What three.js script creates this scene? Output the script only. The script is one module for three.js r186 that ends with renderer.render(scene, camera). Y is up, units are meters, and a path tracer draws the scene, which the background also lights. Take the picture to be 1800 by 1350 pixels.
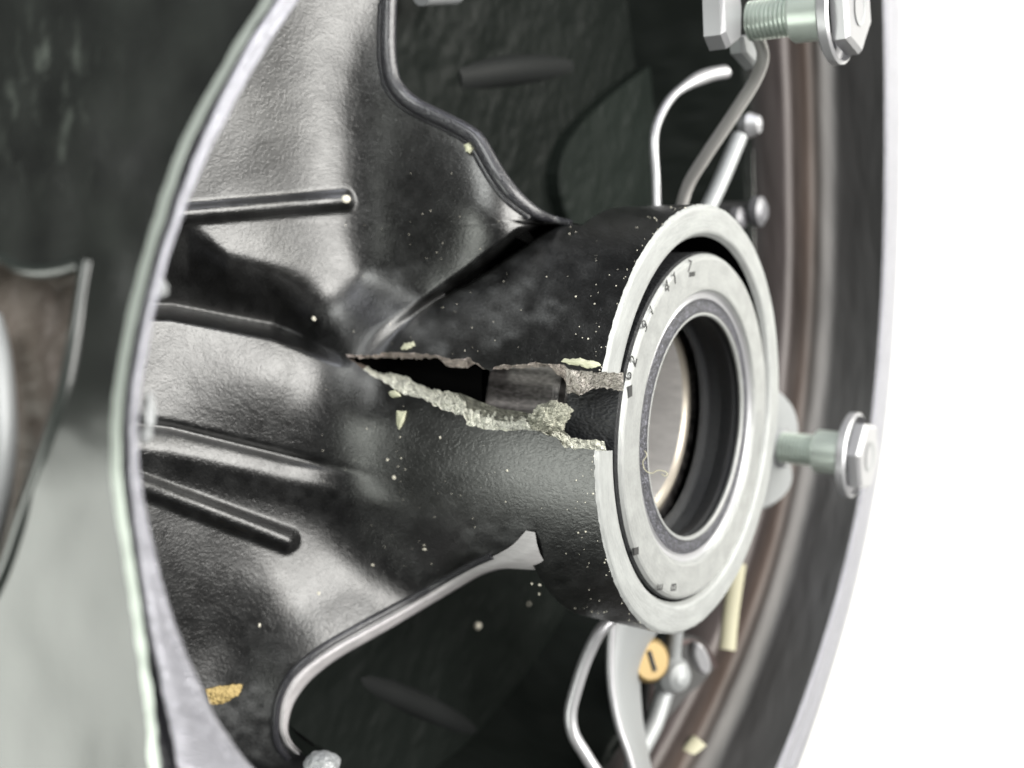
import * as THREE from 'three';
import { ImprovedNoise } from 'three/addons/math/ImprovedNoise.js';
import { RectAreaLightUniformsLib } from 'three/addons/lights/RectAreaLightUniformsLib.js';
import { mergeGeometries } from 'three/addons/utils/BufferGeometryUtils.js';
import { FontLoader } from 'three/addons/loaders/FontLoader.js';
import { TextGeometry } from 'three/addons/geometries/TextGeometry.js';

// ---------------------------------------------------------------- camera, lamps, exposure
const scene = new THREE.Scene();
const camera = new THREE.PerspectiveCamera(2 * Math.atan(675 / 1800) * 180 / Math.PI, 4 / 3, 0.005, 20);
camera.position.set(0, 0, 0);
camera.lookAt(0, 0, -1);
camera.focus = 0.155;
camera.userData.fStop = 15.5;
scene.add(camera);
scene.background = new THREE.Color(0.05, 0.052, 0.054);
RectAreaLightUniformsLib.init();
function areaLamp(name, color, power, w, h, from, to, roll = 0) {
  const l = new THREE.RectAreaLight(color, power, w, h);
  l.name = name; l.position.set(...from); l.lookAt(...to); l.rotateZ(roll); scene.add(l); return l;
}
areaLamp('key_softbox_light', 0xfffdf8, 14, 0.72, 0.62, [0.64, 0.09, 0.37], [-0.02, 0, -0.18]);
areaLamp('low_softbox_light', 0xfbfff6, 6.8, 0.36, 0.32, [-0.403, -0.229, 0.074], [-0.043, -0.022, -0.097], 0.7);
areaLamp('top_softbox_light', 0xf4f6ff, 7, 0.35, 0.25, [0.10, 0.62, 0.05], [0, 0, -0.2]);
areaLamp('fill_softbox_light', 0xfdfffb, 10, 0.4, 0.4, [-0.22, 0.36, 0.48], [0, 0, -0.18]);
areaLamp('backdrop_light', 0xfffdf4, 11, 0.5, 0.5, [0.55, 0.3, -0.2], [0.45, -0.05, -0.75]);

// ---------------------------------------------------------------- axes of the hub, rays and planes (millimetres)
const F = 1800, norm = a => { const l = Math.hypot(...a); return a.map(x => x / l); };
const dot = (a, b) => a[0] * b[0] + a[1] * b[1] + a[2] * b[2];
const add = (a, b, k = 1) => [a[0] + k * b[0], a[1] + k * b[1], a[2] + k * b[2]];
const sub = (a, b) => add(a, b, -1), mul = (a, k) => a.map(x => x * k);
const cross = (a, b) => [a[1] * b[2] - a[2] * b[1], a[2] * b[0] - a[0] * b[2], a[0] * b[1] - a[1] * b[0]];
const C = [36, -6.8, -192.3], N = norm([0.82297, -0.0703, 0.56372]);
const toEye = norm(mul(C, -1)), U = norm(add(toEye, N, -dot(toEye, N))), V = mul(cross(N, U), -1);
const ray = (x, y) => [(x - 900) / F, (675 - y) / F, -1];
const at = (x, y, z) => mul(ray(x, y), z);                                   // the point seen at x, y, z mm in front of the camera
const onS = (x, y, s) => { const d = ray(x, y); return mul(d, (dot(C, N) + s) / dot(d, N)); };   // ... on the plane s mm along the hub axis
const cyl = (s, th, r, o = C) => add(add(add(o, N, s), U, r * Math.cos(th)), V, r * Math.sin(th));
const pix = p => [900 + F * p[0] / -p[2], 675 - F * p[1] / -p[2]];
const D = Math.PI / 180;
const sm = (a, b, x) => { const t = Math.min(1, Math.max(0, (x - a) / (b - a))); return t * t * (3 - 2 * t); };
const noise = new ImprovedNoise();
const nz = (x, y, z = 0) => noise.noise(x + 31.7, y + 17.3, z + 5.1);
const fbm = (x, y, z = 0, o = 4) => { let a = 0, k = 1, f = 1; for (let i = 0; i < o; i++) { a += k * nz(x * f, y * f, z * f + i * 7.7); k *= 0.5; f *= 2.03; } return a; };
let seed = 12345;
const rnd = () => { seed = (seed * 1664525 + 1013904223) >>> 0; return seed / 4294967296; };

// ---------------------------------------------------------------- textures
function dataTex(n, fn, colour) {
  const d = new Uint8Array(n * n * 4);
  for (let y = 0; y < n; y++) for (let x = 0; x < n; x++) {
    const c = fn(x / n, y / n), i = (y * n + x) * 4;
    if (Array.isArray(c)) { d[i] = c[0] * 255; d[i + 1] = c[1] * 255; d[i + 2] = c[2] * 255; } else d[i] = d[i + 1] = d[i + 2] = Math.max(0, Math.min(255, c * 255));
    d[i + 3] = 255;
  }
  const t = new THREE.DataTexture(d, n, n); t.wrapS = t.wrapT = THREE.RepeatWrapping; t.magFilter = t.minFilter = THREE.LinearFilter;
  if (colour) t.colorSpace = THREE.SRGBColorSpace;
  t.needsUpdate = true; return t;
}
function tileNoise(n, seed0) {                                               // periodic lattice noise
  let s = seed0; const r = () => { s = (s * 1664525 + 1013904223) >>> 0; return s / 4294967296; };
  const g = new Float32Array(n * n).map(() => r());
  return (x, y) => {
    x *= n; y *= n; const xi = Math.floor(x), yi = Math.floor(y); let fx = x - xi, fy = y - yi; fx = fx * fx * (3 - 2 * fx); fy = fy * fy * (3 - 2 * fy);
    const a = (i, j) => g[(((yi + j) % n + n) % n) * n + (((xi + i) % n + n) % n)];
    return (a(0, 0) * (1 - fx) + a(1, 0) * fx) * (1 - fy) + (a(0, 1) * (1 - fx) + a(1, 1) * fx) * fy;
  };
}
const nA = tileNoise(24, 5), nB = tileNoise(53, 9), nC = tileNoise(111, 21), nD = tileNoise(230, 33), nE = tileNoise(9, 71);
const castBump = dataTex(1024, (x, y) => {                                    // wrinkled paint on sand-cast metal: about 60 mm a side
  const wx = x + 0.02 * nB(y, x), wy = y + 0.02 * nB(x, y);
  const rid = 1 - Math.abs(2 * nC(wx, wy) - 1), r2 = 1 - Math.abs(2 * nD(wx, wy * 0.5) - 1);
  return 0.28 * rid * nB(x, y) + 0.3 * r2 * nC(y, x) + 0.22 * nC(x, y) + 0.12 * nD(x, y) + 0.1 * nA(x, y);
});
const castRough = dataTex(512, (x, y) => 0.5 + 0.22 * nA(x, y) + 0.14 * nC(x, y) + 0.12 * nD(x, y));
const fineBump = dataTex(512, (x, y) => 0.55 * nD(x, y) + 0.3 * nC(x, y) + 0.15 * nA(x, y));
const softBump = dataTex(256, (x, y) => 0.7 * nE(x, y) + 0.3 * nA(x, y));
const brokenBump = dataTex(512, (x, y) => 0.4 * nB(x, y) + 0.4 * nC(x, y) + 0.3 * nD(x, y));
const brushed = dataTex(512, (x, y) => 0.5 * nD(x * 0.15, y) + 0.35 * nC(x * 0.2, y) + 0.2 * nA(x, y));
const scuffMap = dataTex(512, (x, y) => { const a = nA(x, y) * 0.5 + nC(x, y) * 0.3 + nD(x, y) * 0.2, b = 0.92 + 0.16 * (a - 0.5); return [Math.min(1, b), Math.min(1, b), Math.min(1, b)]; }, true);
const highlightStreakMap = dataTex(256, (x, y) => { const k = 0.35 + 0.5 * nB(x * 0.9, y * 0.08) + 0.3 * (nD(x, y) - 0.4) + 0.25 * (nA(x, y * 0.2) - 0.3); return [k, k * 0.985, k * 0.98].map(v => Math.max(0.05, Math.min(1, v))); }, true);  // bushing's highlight bands, painted as pale streaks along its axis
const speckMap = dataTex(512, (x, y) => { const a = nD(x, y) * nC(x, y) + 0.3 * nB(x, y); const k = a > 0.62 ? 0.95 : 0.24 + 0.6 * a; return [k, k, Math.min(1, k * 1.04)]; }, true);

const dustMap = (() => {                                                       // dull paint with fine specks and scratches, 38 mm a side
  const n = 1024, v = new Float32Array(n * n); let sd = 77; const r = () => { sd = (sd * 1664525 + 1013904223) >>> 0; return sd / 4294967296; };
  for (let y = 0; y < n; y++) for (let x = 0; x < n; x++) v[y * n + x] = 0.5 + 0.32 * (nA(x / n, y / n) - 0.5) + 0.24 * (nD(x / n, y / n) - 0.5) + 0.2 * (nE(x / n, y / n) - 0.5);
  for (let k = 0; k < 900; k++) { const cx = r() * n, cy = r() * n, q = 0.6 + 1.6 * r() * r(), a = 0.2 + 0.3 * r(); for (let j = -3; j <= 3; j++) for (let i = -3; i <= 3; i++) if (Math.hypot(i, j) <= q) { const o = ((cy + j + n) % n | 0) * n + ((cx + i + n) % n | 0); v[o] = Math.min(1, v[o] + a); } }
  for (let k = 0; k < 46; k++) { let cx = r() * n, cy = r() * n, a = r() * 7, l = 20 + 90 * r(); for (let i = 0; i < l; i++) { cx += Math.cos(a); cy += Math.sin(a); a += (r() - 0.5) * 0.12; const o = ((cy + n) % n | 0) * n + ((cx + n) % n | 0); v[o] = Math.min(1, v[o] + 0.3 * r()); } }
  return dataTex(n, (x, y) => { const k = v[Math.round(y * n) * n + Math.round(x * n)]; return [k, k, k]; }, true);
})();
// ---------------------------------------------------------------- materials
const PM = (o) => new THREE.MeshPhysicalMaterial({ side: THREE.DoubleSide, ...o });
const lin = (r, g, b) => new THREE.Color().setRGB(r, g, b);
const M = {
  cast: PM({ color: lin(2.2, 2.2, 2.2), map: dustMap, vertexColors: true, roughness: 0.5, roughnessMap: castRough, bumpMap: castBump, bumpScale: 0.00014, clearcoat: 0.85, clearcoatRoughness: 0.33 }),
  lip: PM({ color: lin(0.02, 0.02, 0.024), roughness: 0.32, bumpMap: fineBump, bumpScale: 0.0002, clearcoat: 0.6, clearcoatRoughness: 0.2 }),
  outer: PM({ color: lin(1, 1, 1), vertexColors: true, roughness: 0.34, bumpMap: castBump, bumpScale: 0.00004, clearcoat: 0.5, clearcoatRoughness: 0.14 }),
  recess: PM({ color: lin(0.075, 0.06, 0.05), roughness: 0.6, bumpMap: castBump, bumpScale: 0.00015 }),
  machined: PM({ color: lin(0.52, 0.5, 0.51), metalness: 0.12, roughness: 0.5, bumpMap: brushed, bumpScale: 0.00006, map: scuffMap }),
  flange: PM({ color: lin(0.4, 0.4, 0.44), metalness: 0.6, roughness: 0.36, bumpMap: fineBump, bumpScale: 0.0002, map: scuffMap }),
  bead: PM({ color: lin(0.34, 0.37, 0.34), metalness: 0.4, roughness: 0.35 }),
  ring: PM({ color: lin(0.34, 0.35, 0.345), metalness: 0.35, roughness: 0.55, bumpMap: brushed, bumpScale: 0.00005, map: scuffMap }),
  seal: PM({ color: lin(0.35, 0.358, 0.352), metalness: 0.4, roughness: 0.42, bumpMap: brushed, bumpScale: 0.00004, map: scuffMap }),
  rubber: PM({ color: lin(0.018, 0.019, 0.021), roughness: 0.5, bumpMap: fineBump, bumpScale: 0.00025 }),
  speck: PM({ color: lin(0.2, 0.2, 0.22), map: speckMap, roughness: 0.5, bumpMap: fineBump, bumpScale: 0.0003 }),
  broken: PM({ color: lin(1, 1, 1), vertexColors: true, roughness: 0.85, bumpMap: brokenBump, bumpScale: 0.0011 }),
  bush: PM({ color: lin(1, 0.97, 0.96), metalness: 0.2, roughness: 0.28, bumpMap: brushed, bumpScale: 0.00008, map: highlightStreakMap }),
  bore: PM({ color: lin(0.84, 0.82, 0.81), metalness: 0.3, roughness: 0.35, map: scuffMap }),
  void: PM({ color: lin(0.003, 0.003, 0.003), roughness: 1, specularIntensity: 0 }),  // near-black without shine: shade of the cavities put into the colour
  brassRim: PM({ color: lin(0.44, 0.4, 0.34), metalness: 0.7, roughness: 0.35 }),
  dullPin: PM({ color: lin(0.14, 0.14, 0.15), metalness: 0.3, roughness: 0.4 }),
  satin: PM({ color: lin(0.36, 0.35, 0.34), metalness: 0.1, roughness: 0.45 }),
  zinc: PM({ color: lin(0.52, 0.58, 0.53), metalness: 0.35, roughness: 0.32 }),
  steel: PM({ color: lin(0.38, 0.38, 0.395), metalness: 0.55, roughness: 0.34 }),
  pale: PM({ color: lin(0.27, 0.28, 0.285), metalness: 0.3, roughness: 0.45 }),
  brass: PM({ color: lin(0.17, 0.12, 0.05), metalness: 0.6, roughness: 0.4 }),
  cream: PM({ color: lin(0.3, 0.285, 0.2), roughness: 0.6 }),
  dark: PM({ color: lin(0.006, 0.0075, 0.0066), roughness: 0.5, specularIntensity: 0.16, bumpMap: softBump, bumpScale: 0.0012 }),
  armDark: PM({ color: lin(0.0085, 0.0112, 0.0096), roughness: 0.5, specularIntensity: 0.2, bumpMap: softBump, bumpScale: 0.0012 }),
  bowl: PM({ color: lin(1, 1, 1), vertexColors: true, roughness: 0.5 }),
  ribDark: PM({ color: lin(0.011, 0.012, 0.012), roughness: 0.6, specularIntensity: 0.25 }),
  wall: PM({ color: lin(0.03, 0.03, 0.03), roughness: 0.5 }),
  greyBand: PM({ color: lin(0.07, 0.068, 0.066), roughness: 0.4 }),
  lining: PM({ color: lin(0.12, 0.075, 0.055), roughness: 0.55 }),
  lining2: PM({ color: lin(0.085, 0.062, 0.06), roughness: 0.5 }),
  edge: PM({ color: lin(0.014, 0.017, 0.015), roughness: 0.34, clearcoat: 0.5, clearcoatRoughness: 0.14 }),
  chip: PM({ color: lin(0.55, 0.55, 0.4), roughness: 0.8, bumpMap: brokenBump, bumpScale: 0.0004 }),
  ochre: PM({ color: lin(0.34, 0.25, 0.1), roughness: 0.8, bumpMap: brokenBump, bumpScale: 0.0008 }),
  dust: PM({ color: lin(0.6, 0.57, 0.48), roughness: 0.9 }),
  ink: PM({ color: lin(0.02, 0.02, 0.02), roughness: 0.7 }),
  white: PM({ color: lin(0.86, 0.86, 0.83), roughness: 0.9 }),
};

// ---------------------------------------------------------------- things, parts
const used = {};
const numbered = n => { const k = used[n] = (used[n] ?? -1) + 1; return k ? `${n}_${String(k).padStart(3, '0')}` : n; };
function thing(name, label, category, base, group) {
  const o = new THREE.Group(); o.name = numbered(name); scene.add(o);
  o.position.set(...mul(base, 0.001)); o.userData = { label, category, base };
  delete o.userData.base; o.base = base;
  if (group) o.userData.group = group;
  return o;
}
function part(parent, name, g, m, label, sub0) {                                // geometry in millimetres
  const b = parent.base;
  g = g.clone(); g.translate(-b[0], -b[1], -b[2]); g.scale(0.001, 0.001, 0.001);
  if (!g.attributes.uv) planarUV(g);
  const o = new THREE.Mesh(g, m); o.name = name; o.base = b; o.castShadow = o.receiveShadow = true;
  if (label) o.userData.label = label;
  parent.add(o); return o;
}
function planarUV(g, size = 60) {
  const p = g.attributes.position, uv = new Float32Array(p.count * 2);
  const k = g.inMetres === false ? 1 : 1000;
  for (let i = 0; i < p.count; i++) {
    const q = [p.getX(i) * k, p.getY(i) * k, p.getZ(i) * k];
    uv[2 * i] = (dot(q, [0.8, 0, -0.6]) + 0.3 * q[1]) / size; uv[2 * i + 1] = (q[1] - 0.3 * q[0] + 0.35 * q[2]) / size;
  }
  g.setAttribute('uv', new THREE.BufferAttribute(uv, 2));
}
function geo(pos, idx, uv, col) {
  const g = new THREE.BufferGeometry();
  g.setAttribute('position', new THREE.Float32BufferAttribute(pos.flat(), 3));
  if (uv) g.setAttribute('uv', new THREE.Float32BufferAttribute(uv.flat(), 2));
  if (col) g.setAttribute('color', new THREE.Float32BufferAttribute(col.flat(), 3));
  g.setIndex(idx); g.computeVertexNormals(); return g;
}
function gridGeo(nu, nv, fn, uvfn, colfn) {                                   // nu x nv cells; fn(i / nu, j / nv) -> point
  const pos = [], idx = [], uv = [], col = [];
  for (let j = 0; j <= nv; j++) for (let i = 0; i <= nu; i++) {
    const p = fn(i / nu, j / nv); pos.push(p); if (uvfn) uv.push(uvfn(i / nu, j / nv, p)); if (colfn) col.push(colfn(i / nu, j / nv, p));
  }
  const w = nu + 1;
  for (let j = 0; j < nv; j++) for (let i = 0; i < nu; i++) { const a = j * w + i; idx.push(a, a + w, a + 1, a + 1, a + w, a + w + 1); }
  return geo(pos, idx, uvfn ? uv : null, colfn ? col : null);
}
function resample(pl, n) {
  const L = [0]; for (let i = 1; i < pl.length; i++) L.push(L[i - 1] + Math.hypot(...pl[i].map((c, k) => c - pl[i - 1][k])));
  const out = []; let k = 0;
  for (let i = 0; i <= n; i++) {
    const d = L[L.length - 1] * i / n; while (k < pl.length - 2 && L[k + 1] < d) k++;
    const t = (d - L[k]) / (L[k + 1] - L[k] || 1); out.push(pl[k].map((c, j) => c + t * (pl[k + 1][j] - c)));
  }
  return out;
}
function smoothLine(pl, n) {                                                  // Catmull-Rom through the points
  const c = new THREE.CatmullRomCurve3(pl.map(p => new THREE.Vector3(p[0], p[1], p[2] || 0)), false, 'centripetal');
  return c.getSpacedPoints(n).map(p => pl[0].length > 2 ? [p.x, p.y, p.z] : [p.x, p.y]);
}
function segDist(x, y, a, b) {
  const dx = b[0] - a[0], dy = b[1] - a[1], t = Math.max(0, Math.min(1, ((x - a[0]) * dx + (y - a[1]) * dy) / (dx * dx + dy * dy || 1)));
  return [Math.hypot(x - a[0] - t * dx, y - a[1] - t * dy), t, (x - a[0]) * dy - (y - a[1]) * dx];
}
function polySdf(poly) {                                                     // negative inside
  const xs = poly.map(p => p[0]), ys = poly.map(p => p[1]), b = [Math.min(...xs) - 25, Math.max(...xs) + 25, Math.min(...ys) - 25, Math.max(...ys) + 25];
  return (x, y) => {
    if (x < b[0] || x > b[1] || y < b[2] || y > b[3]) return 25;
    let d = 1e9, ins = false;
    for (let i = 0, j = poly.length - 1; i < poly.length; j = i++) {
      const p = poly[i], q = poly[j]; d = Math.min(d, segDist(x, y, p, q)[0]);
      if ((p[1] > y) !== (q[1] > y) && x < (q[0] - p[0]) * (y - p[1]) / (q[1] - p[1]) + p[0]) ins = !ins;
    }
    return ins ? -d : d;
  };
}
function clip(g, f) {                                                        // keeps f(pixel) > 0, cutting the triangles on the line
  const P = g.attributes.position, ats = Object.keys(g.attributes), n0 = P.count, val = new Float32Array(n0), arr = {};
  for (const a of ats) arr[a] = Array.from(g.attributes[a].array);
  for (let i = 0; i < n0; i++) { const p = [P.getX(i), P.getY(i), P.getZ(i)]; val[i] = f(...pix(p), p); }
  const idx = [], old = g.index.array, cache = new Map(); let n = n0;
  const mid = (a, b) => {
    const key = a < b ? a * 4e6 + b : b * 4e6 + a; if (cache.has(key)) return cache.get(key);
    const t = val[a] / (val[a] - val[b]);
    for (const k of ats) { const s = g.attributes[k].itemSize; for (let c = 0; c < s; c++) arr[k].push(arr[k][a * s + c] + t * (arr[k][b * s + c] - arr[k][a * s + c])); }
    cache.set(key, n); return n++;
  };
  for (let i = 0; i < old.length; i += 3) {
    const t = [old[i], old[i + 1], old[i + 2]], k = t.filter(q => val[q] > 0).length;
    if (k === 3) idx.push(...t); else if (k) {
      const o = []; for (let e = 0; e < 3; e++) { const a = t[e], b = t[(e + 1) % 3]; if (val[a] > 0) o.push(a); if ((val[a] > 0) !== (val[b] > 0)) o.push(mid(a, b)); }
      for (let e = 1; e + 1 < o.length; e++) idx.push(o[0], o[e], o[e + 1]);
    }
  }
  const r = new THREE.BufferGeometry(); for (const k of ats) r.setAttribute(k, new THREE.Float32BufferAttribute(arr[k], g.attributes[k].itemSize));
  r.setIndex(idx); return r;
}
function tube(pts, r, seg = 12, n = 80, flat = 1, nrm = null) {              // a bar or wire along a curve; flat squeezes it across nrm
  const c = new THREE.CatmullRomCurve3(pts.map(p => new THREE.Vector3(...p)), false, 'centripetal');
  const fr = c.computeFrenetFrames(n, false);
  return mergeGeometries([gridGeo(seg, n, (a, b) => {
    const i = Math.round(b * n), p = c.getPointAt(b), t = fr.tangents[i];
    let e1 = nrm ? norm(cross(cross(t.toArray(), nrm), t.toArray())) : fr.normals[i].toArray(), e2 = cross(t.toArray(), e1);
    const rr = typeof r === 'function' ? r(b) : r, A = -2 * Math.PI * a;
    return add(add(p.toArray(), e1, rr * flat * Math.cos(A)), e2, rr * Math.sin(A));
  }, (a, b) => [a * 0.3, b * 2]), ...[0, 1].map(b => {
    const i = b * n, p = c.getPointAt(b).toArray(), t = fr.tangents[i].toArray();
    let e1 = nrm ? norm(cross(cross(t, nrm), t)) : fr.normals[i].toArray(), e2 = cross(t, e1);
    const rr = typeof r === 'function' ? r(b) : r;
    return gridGeo(seg, 1, (a, q) => add(add(p, e1, q * rr * flat * Math.cos(2 * Math.PI * a)), e2, q * rr * Math.sin(2 * Math.PI * a)), () => [0, 0]);
  })]);
}
function lathe(prof, o, ax, n = 96, a0 = 0, a1 = 2 * Math.PI, e = null) {     // profile [s, r] round axis ax through o
  const e1 = e || (Math.abs(dot(ax, U)) < 0.9 ? norm(add(U, ax, -dot(U, ax))) : norm(add(V, ax, -dot(V, ax)))), e2 = mul(cross(ax, e1), -1);
  const gs = [];
  for (let i = 0; i + 1 < prof.length; i++) {                                 // each band its own normals: crisp turned edges
    const [s0, r0] = prof[i], [s1, r1] = prof[i + 1];
    gs.push(gridGeo(n, 1, (a, b) => { const A = a0 + (a1 - a0) * a, s = s0 + b * (s1 - s0), r = r0 + b * (r1 - r0); return add(add(add(o, ax, s), e1, r * Math.cos(A)), e2, r * Math.sin(A)); },
      (a, b) => [a * 4, (i + b) * 0.11]));
  }
  return mergeGeometries(gs);
}
function slab(poly, s, depth, axis = N, bev = 0.6) {                          // polygon in the plane s, given thickness along -axis, edges eased
  const top = poly.map(p => onS(p[0], p[1], s)), c = mul(top.reduce((a, b) => add(a, b)), 1 / top.length);
  return prism(top, c, depth, axis, bev);
}
function prism(top, c, depth, axis, bev) {
  const n = top.length, ins = top.map(p => add(c, sub(p, c), 1 - bev / Math.max(2, Math.hypot(...sub(p, c)))));
  const rings = [ins, top.map(p => add(p, axis, -bev)), top.map(p => add(p, axis, -depth))], pos = rings.flat(), idx = [];
  const e1 = norm(sub(top[0], c)), e2 = norm(cross(axis, e1));
  const tri = THREE.ShapeUtils.triangulateShape(ins.map(p => new THREE.Vector2(dot(sub(p, c), e1), dot(sub(p, c), e2))), []);
  for (const t of tri) idx.push(...t);
  for (let k = 0; k < 2; k++) for (let i = 0; i < n; i++) { const a = k * n + i, b = k * n + (i + 1) % n; idx.push(a, b, a + n, b, b + n, a + n); }
  const g = geo(pos, idx).toNonIndexed(); g.computeVertexNormals(); return g;
}

// ---------------------------------------------------------------- setting
{
  const g = new THREE.PlaneGeometry(3, 2.4), o = new THREE.Mesh(g, M.white);
  o.name = 'backdrop'; o.position.set(0.35, 0, -0.85); o.userData = { kind: 'structure', label: 'plain white backdrop behind the black casting' }; o.receiveShadow = true; scene.add(o);
}

// ---------------------------------------------------------------- the crack: outlines read along its two lips
const upOut = [[606, 622], [642, 625], [683, 619], [733, 620], [772, 625], [794, 631], [822, 629], [844, 640], [848, 646], [867, 648], [880, 642], [911, 641], [939, 637], [969, 640], [989, 640], [1000, 648], [1039, 654], [1069, 655], [1096, 655]];
const upIn = [[612, 628], [655, 630], [711, 630], [744, 629], [772, 631], [781, 640], [797, 647], [819, 647], [839, 639], [850, 650], [867, 650], [892, 649], [928, 647], [969, 644], [986, 660], [997, 672], [997, 688], [1019, 694], [1039, 684], [1056, 681], [1096, 687]];
const loOut = [[606, 624], [630, 643], [656, 662], [683, 677], [711, 694], [744, 702], [778, 719], [817, 733], [822, 747], [861, 757], [906, 757], [919, 754], [947, 758], [975, 769], [989, 776], [979, 787], [1020, 789], [1050, 792], [1066, 792]];
const loIn = [[612, 629], [640, 642], [669, 655], [706, 659], [739, 677], [772, 686], [806, 691], [844, 709], [878, 722], [919, 728], [940, 734], [970, 748], [1006, 770], [1033, 772], [1062, 776]];
const rag = (pl, n, amp, k) => resample(pl, n).map((p, i, a) => { const e = Math.min(1, i / 6, (a.length - 1 - i) / 4); return [p[0] + e * amp * fbm(p[0] * 0.12, k, 1), p[1] + e * amp * fbm(p[0] * 0.14, k + 9, 2)]; });
const UO = rag(upOut, 150, 3.2, 1), UI = rag(upIn, 150, 4, 2), LO = rag(loOut, 150, 3.6, 3), LI = rag(loIn, 150, 4.5, 4);
const crackSdf = polySdf([...UO, [1100, 655], [1100, 792], ...LO.slice().reverse()]);

// ---------------------------------------------------------------- the casting
const casting = thing('cast_housing', 'black painted metal casting whose central hub is split open by a ragged crack', 'metal casting', C);

// depth of the spider web along the hub axis, from points laid out over it (thin plate spline), with its ribs and pads
const ctl = [[170, -60, -62], [170, 300, -68], [170, 650, -70], [170, 1000, -70], [170, 1400, -76], [330, 150, -64], [300, 400, -68], [270, 650, -69], [300, 900, -69], [330, 1150, -71], [420, 1380, -68],
  [450, 50, -60], [450, 250, -62], [470, 420, -63], [480, 650, -58], [480, 850, -62], [480, 1030, -61], [560, 1380, -60], [690, -60, -50], [690, 60, -50], [690, 150, -49], [760, 200, -42], [840, 240, -33], [900, 320, -27], [945, 372, -25], [1035, 400, -21],
  [560, 60, -58], [560, 200, -60], [560, 330, -61], [620, 140, -56], [640, 240, -56], [650, 340, -56], [720, 280, -47], [780, 350, -38], [640, 480, -59], [740, 450, -45], [740, 520, -45], [820, 460, -35], [840, 370, -31], [890, 410, -26], [620, 580, -56], [680, 560, -51],
  [640, 760, -52], [640, 900, -56], [740, 830, -49], [740, 950, -50], [840, 880, -44], [860, 960, -42], [900, 990, -36], [960, 985, -30], [760, 1045, -45], [640, 1110, -50], [560, 1160, -54], [510, 1200, -56], [500, 1290, -58], [420, 1150, -67], [560, 1040, -58]];
const tps = (() => {
  const n = ctl.length, m = n + 3, A = Array.from({ length: m }, () => new Float64Array(m + 1)), k = r2 => r2 < 1e-9 ? 0 : r2 * Math.log(r2) * 0.5, S = 0.001;
  for (let i = 0; i < n; i++) {
    for (let j = 0; j < n; j++) A[i][j] = k(((ctl[i][0] - ctl[j][0]) * S) ** 2 + ((ctl[i][1] - ctl[j][1]) * S) ** 2) + (i === j ? 0.012 : 0);
    A[i][n] = A[n][i] = 1; A[i][n + 1] = A[n + 1][i] = ctl[i][0] * S; A[i][n + 2] = A[n + 2][i] = ctl[i][1] * S; A[i][m] = ctl[i][2];
  }
  for (let c = 0; c < m; c++) {
    let p = c; for (let r = c + 1; r < m; r++) if (Math.abs(A[r][c]) > Math.abs(A[p][c])) p = r;
    [A[c], A[p]] = [A[p], A[c]];
    for (let r = 0; r < m; r++) if (r !== c) { const q = A[r][c] / A[c][c]; if (q) for (let j = c; j <= m; j++) A[r][j] -= q * A[c][j]; }
  }
  const w = A.map((r, i) => r[m] / r[i]);
  return (x, y) => { let v = w[n] + w[n + 1] * x * S + w[n + 2] * y * S; for (let i = 0; i < n; i++) v += w[i] * k(((ctl[i][0] - x) * S) ** 2 + ((ctl[i][1] - y) * S) ** 2); return v; };
})();
const side = (x, y, a, b) => { const [d, , c] = segDist(x, y, a, b); return c > 0 ? d : -d; };
const lineY = (x, pl) => { if (x <= pl[0][0]) return pl[0][1]; for (let i = 1; i < pl.length; i++) if (x <= pl[i][0]) { const [a, b] = [pl[i - 1], pl[i]]; return a[1] + (b[1] - a[1]) * (x - a[0]) / (b[0] - a[0]); } return pl[pl.length - 1][1]; };
function webS(x, y) {
  let s = tps(x, y);
  let [d, t] = segDist(x, y, [230, 384], [606, 352]);                          // upper rib
  s += 1.5 * Math.exp(-((d / 14) ** 4));
  [d, t] = segDist(x, y, [230, 846], [506, 950]);                              // lower rib
  s += 1.8 * Math.exp(-((d / 16) ** 4));
  // hollow between the two pads on the left
  const top = lineY(x, [[200, 390], [330, 400], [400, 455], [600, 500]]), bot = lineY(x, [[200, 556], [300, 556], [480, 590], [600, 640]]);
  s -= 15 * sm(-0.15, 1.25, (y - top) / Math.max(30, bot - top)) * sm(-8, 22, bot - y) * (1 - sm(470, 640, x));
  // fold that runs to the hub below the middle pad
  const f = lineY(x, [[200, 740], [300, 752], [560, 815], [760, 860], [880, 905]]);
  s -= 0.9 * Math.exp(-(((y - f) / 9) ** 2)) * (1 - sm(520, 700, x));
  s += 1.3 * Math.exp(-(((y - f - 44) / 30) ** 2)) * (1 - sm(700, 880, x));
  const vl = lineY(x, [[560, 628], [640, 600], [720, 558], [820, 488], [905, 424], [950, 400]]);                       // the web stops short in front of the sleeve
  s -= 26 * sm(-22, 50, y - vl) * sm(610, 830, x) * (1 - sm(640, 760, y));
  s += 0.05 * fbm(x * 0.014, y * 0.014, 3, 2);
  return s;
}
const coneR = (s, th) => {                                                    // sleeve that draws in towards its blind end, most on its upper side
  const t = Math.max(0, -17 - s), w = 0.06 + 1.07 * sm(-8, 62, th);
  const r = 39.9 - w * 22 * t * t / (t * t + 900);
  return r - (t > 44 ? (t - 44) * (t - 44) * 0.16 : 0);
};
const smin = (a, b, k) => { const h = Math.max(k - Math.abs(a - b), 0) / k; return Math.min(a, b) - h * h * k * 0.25; };
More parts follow.
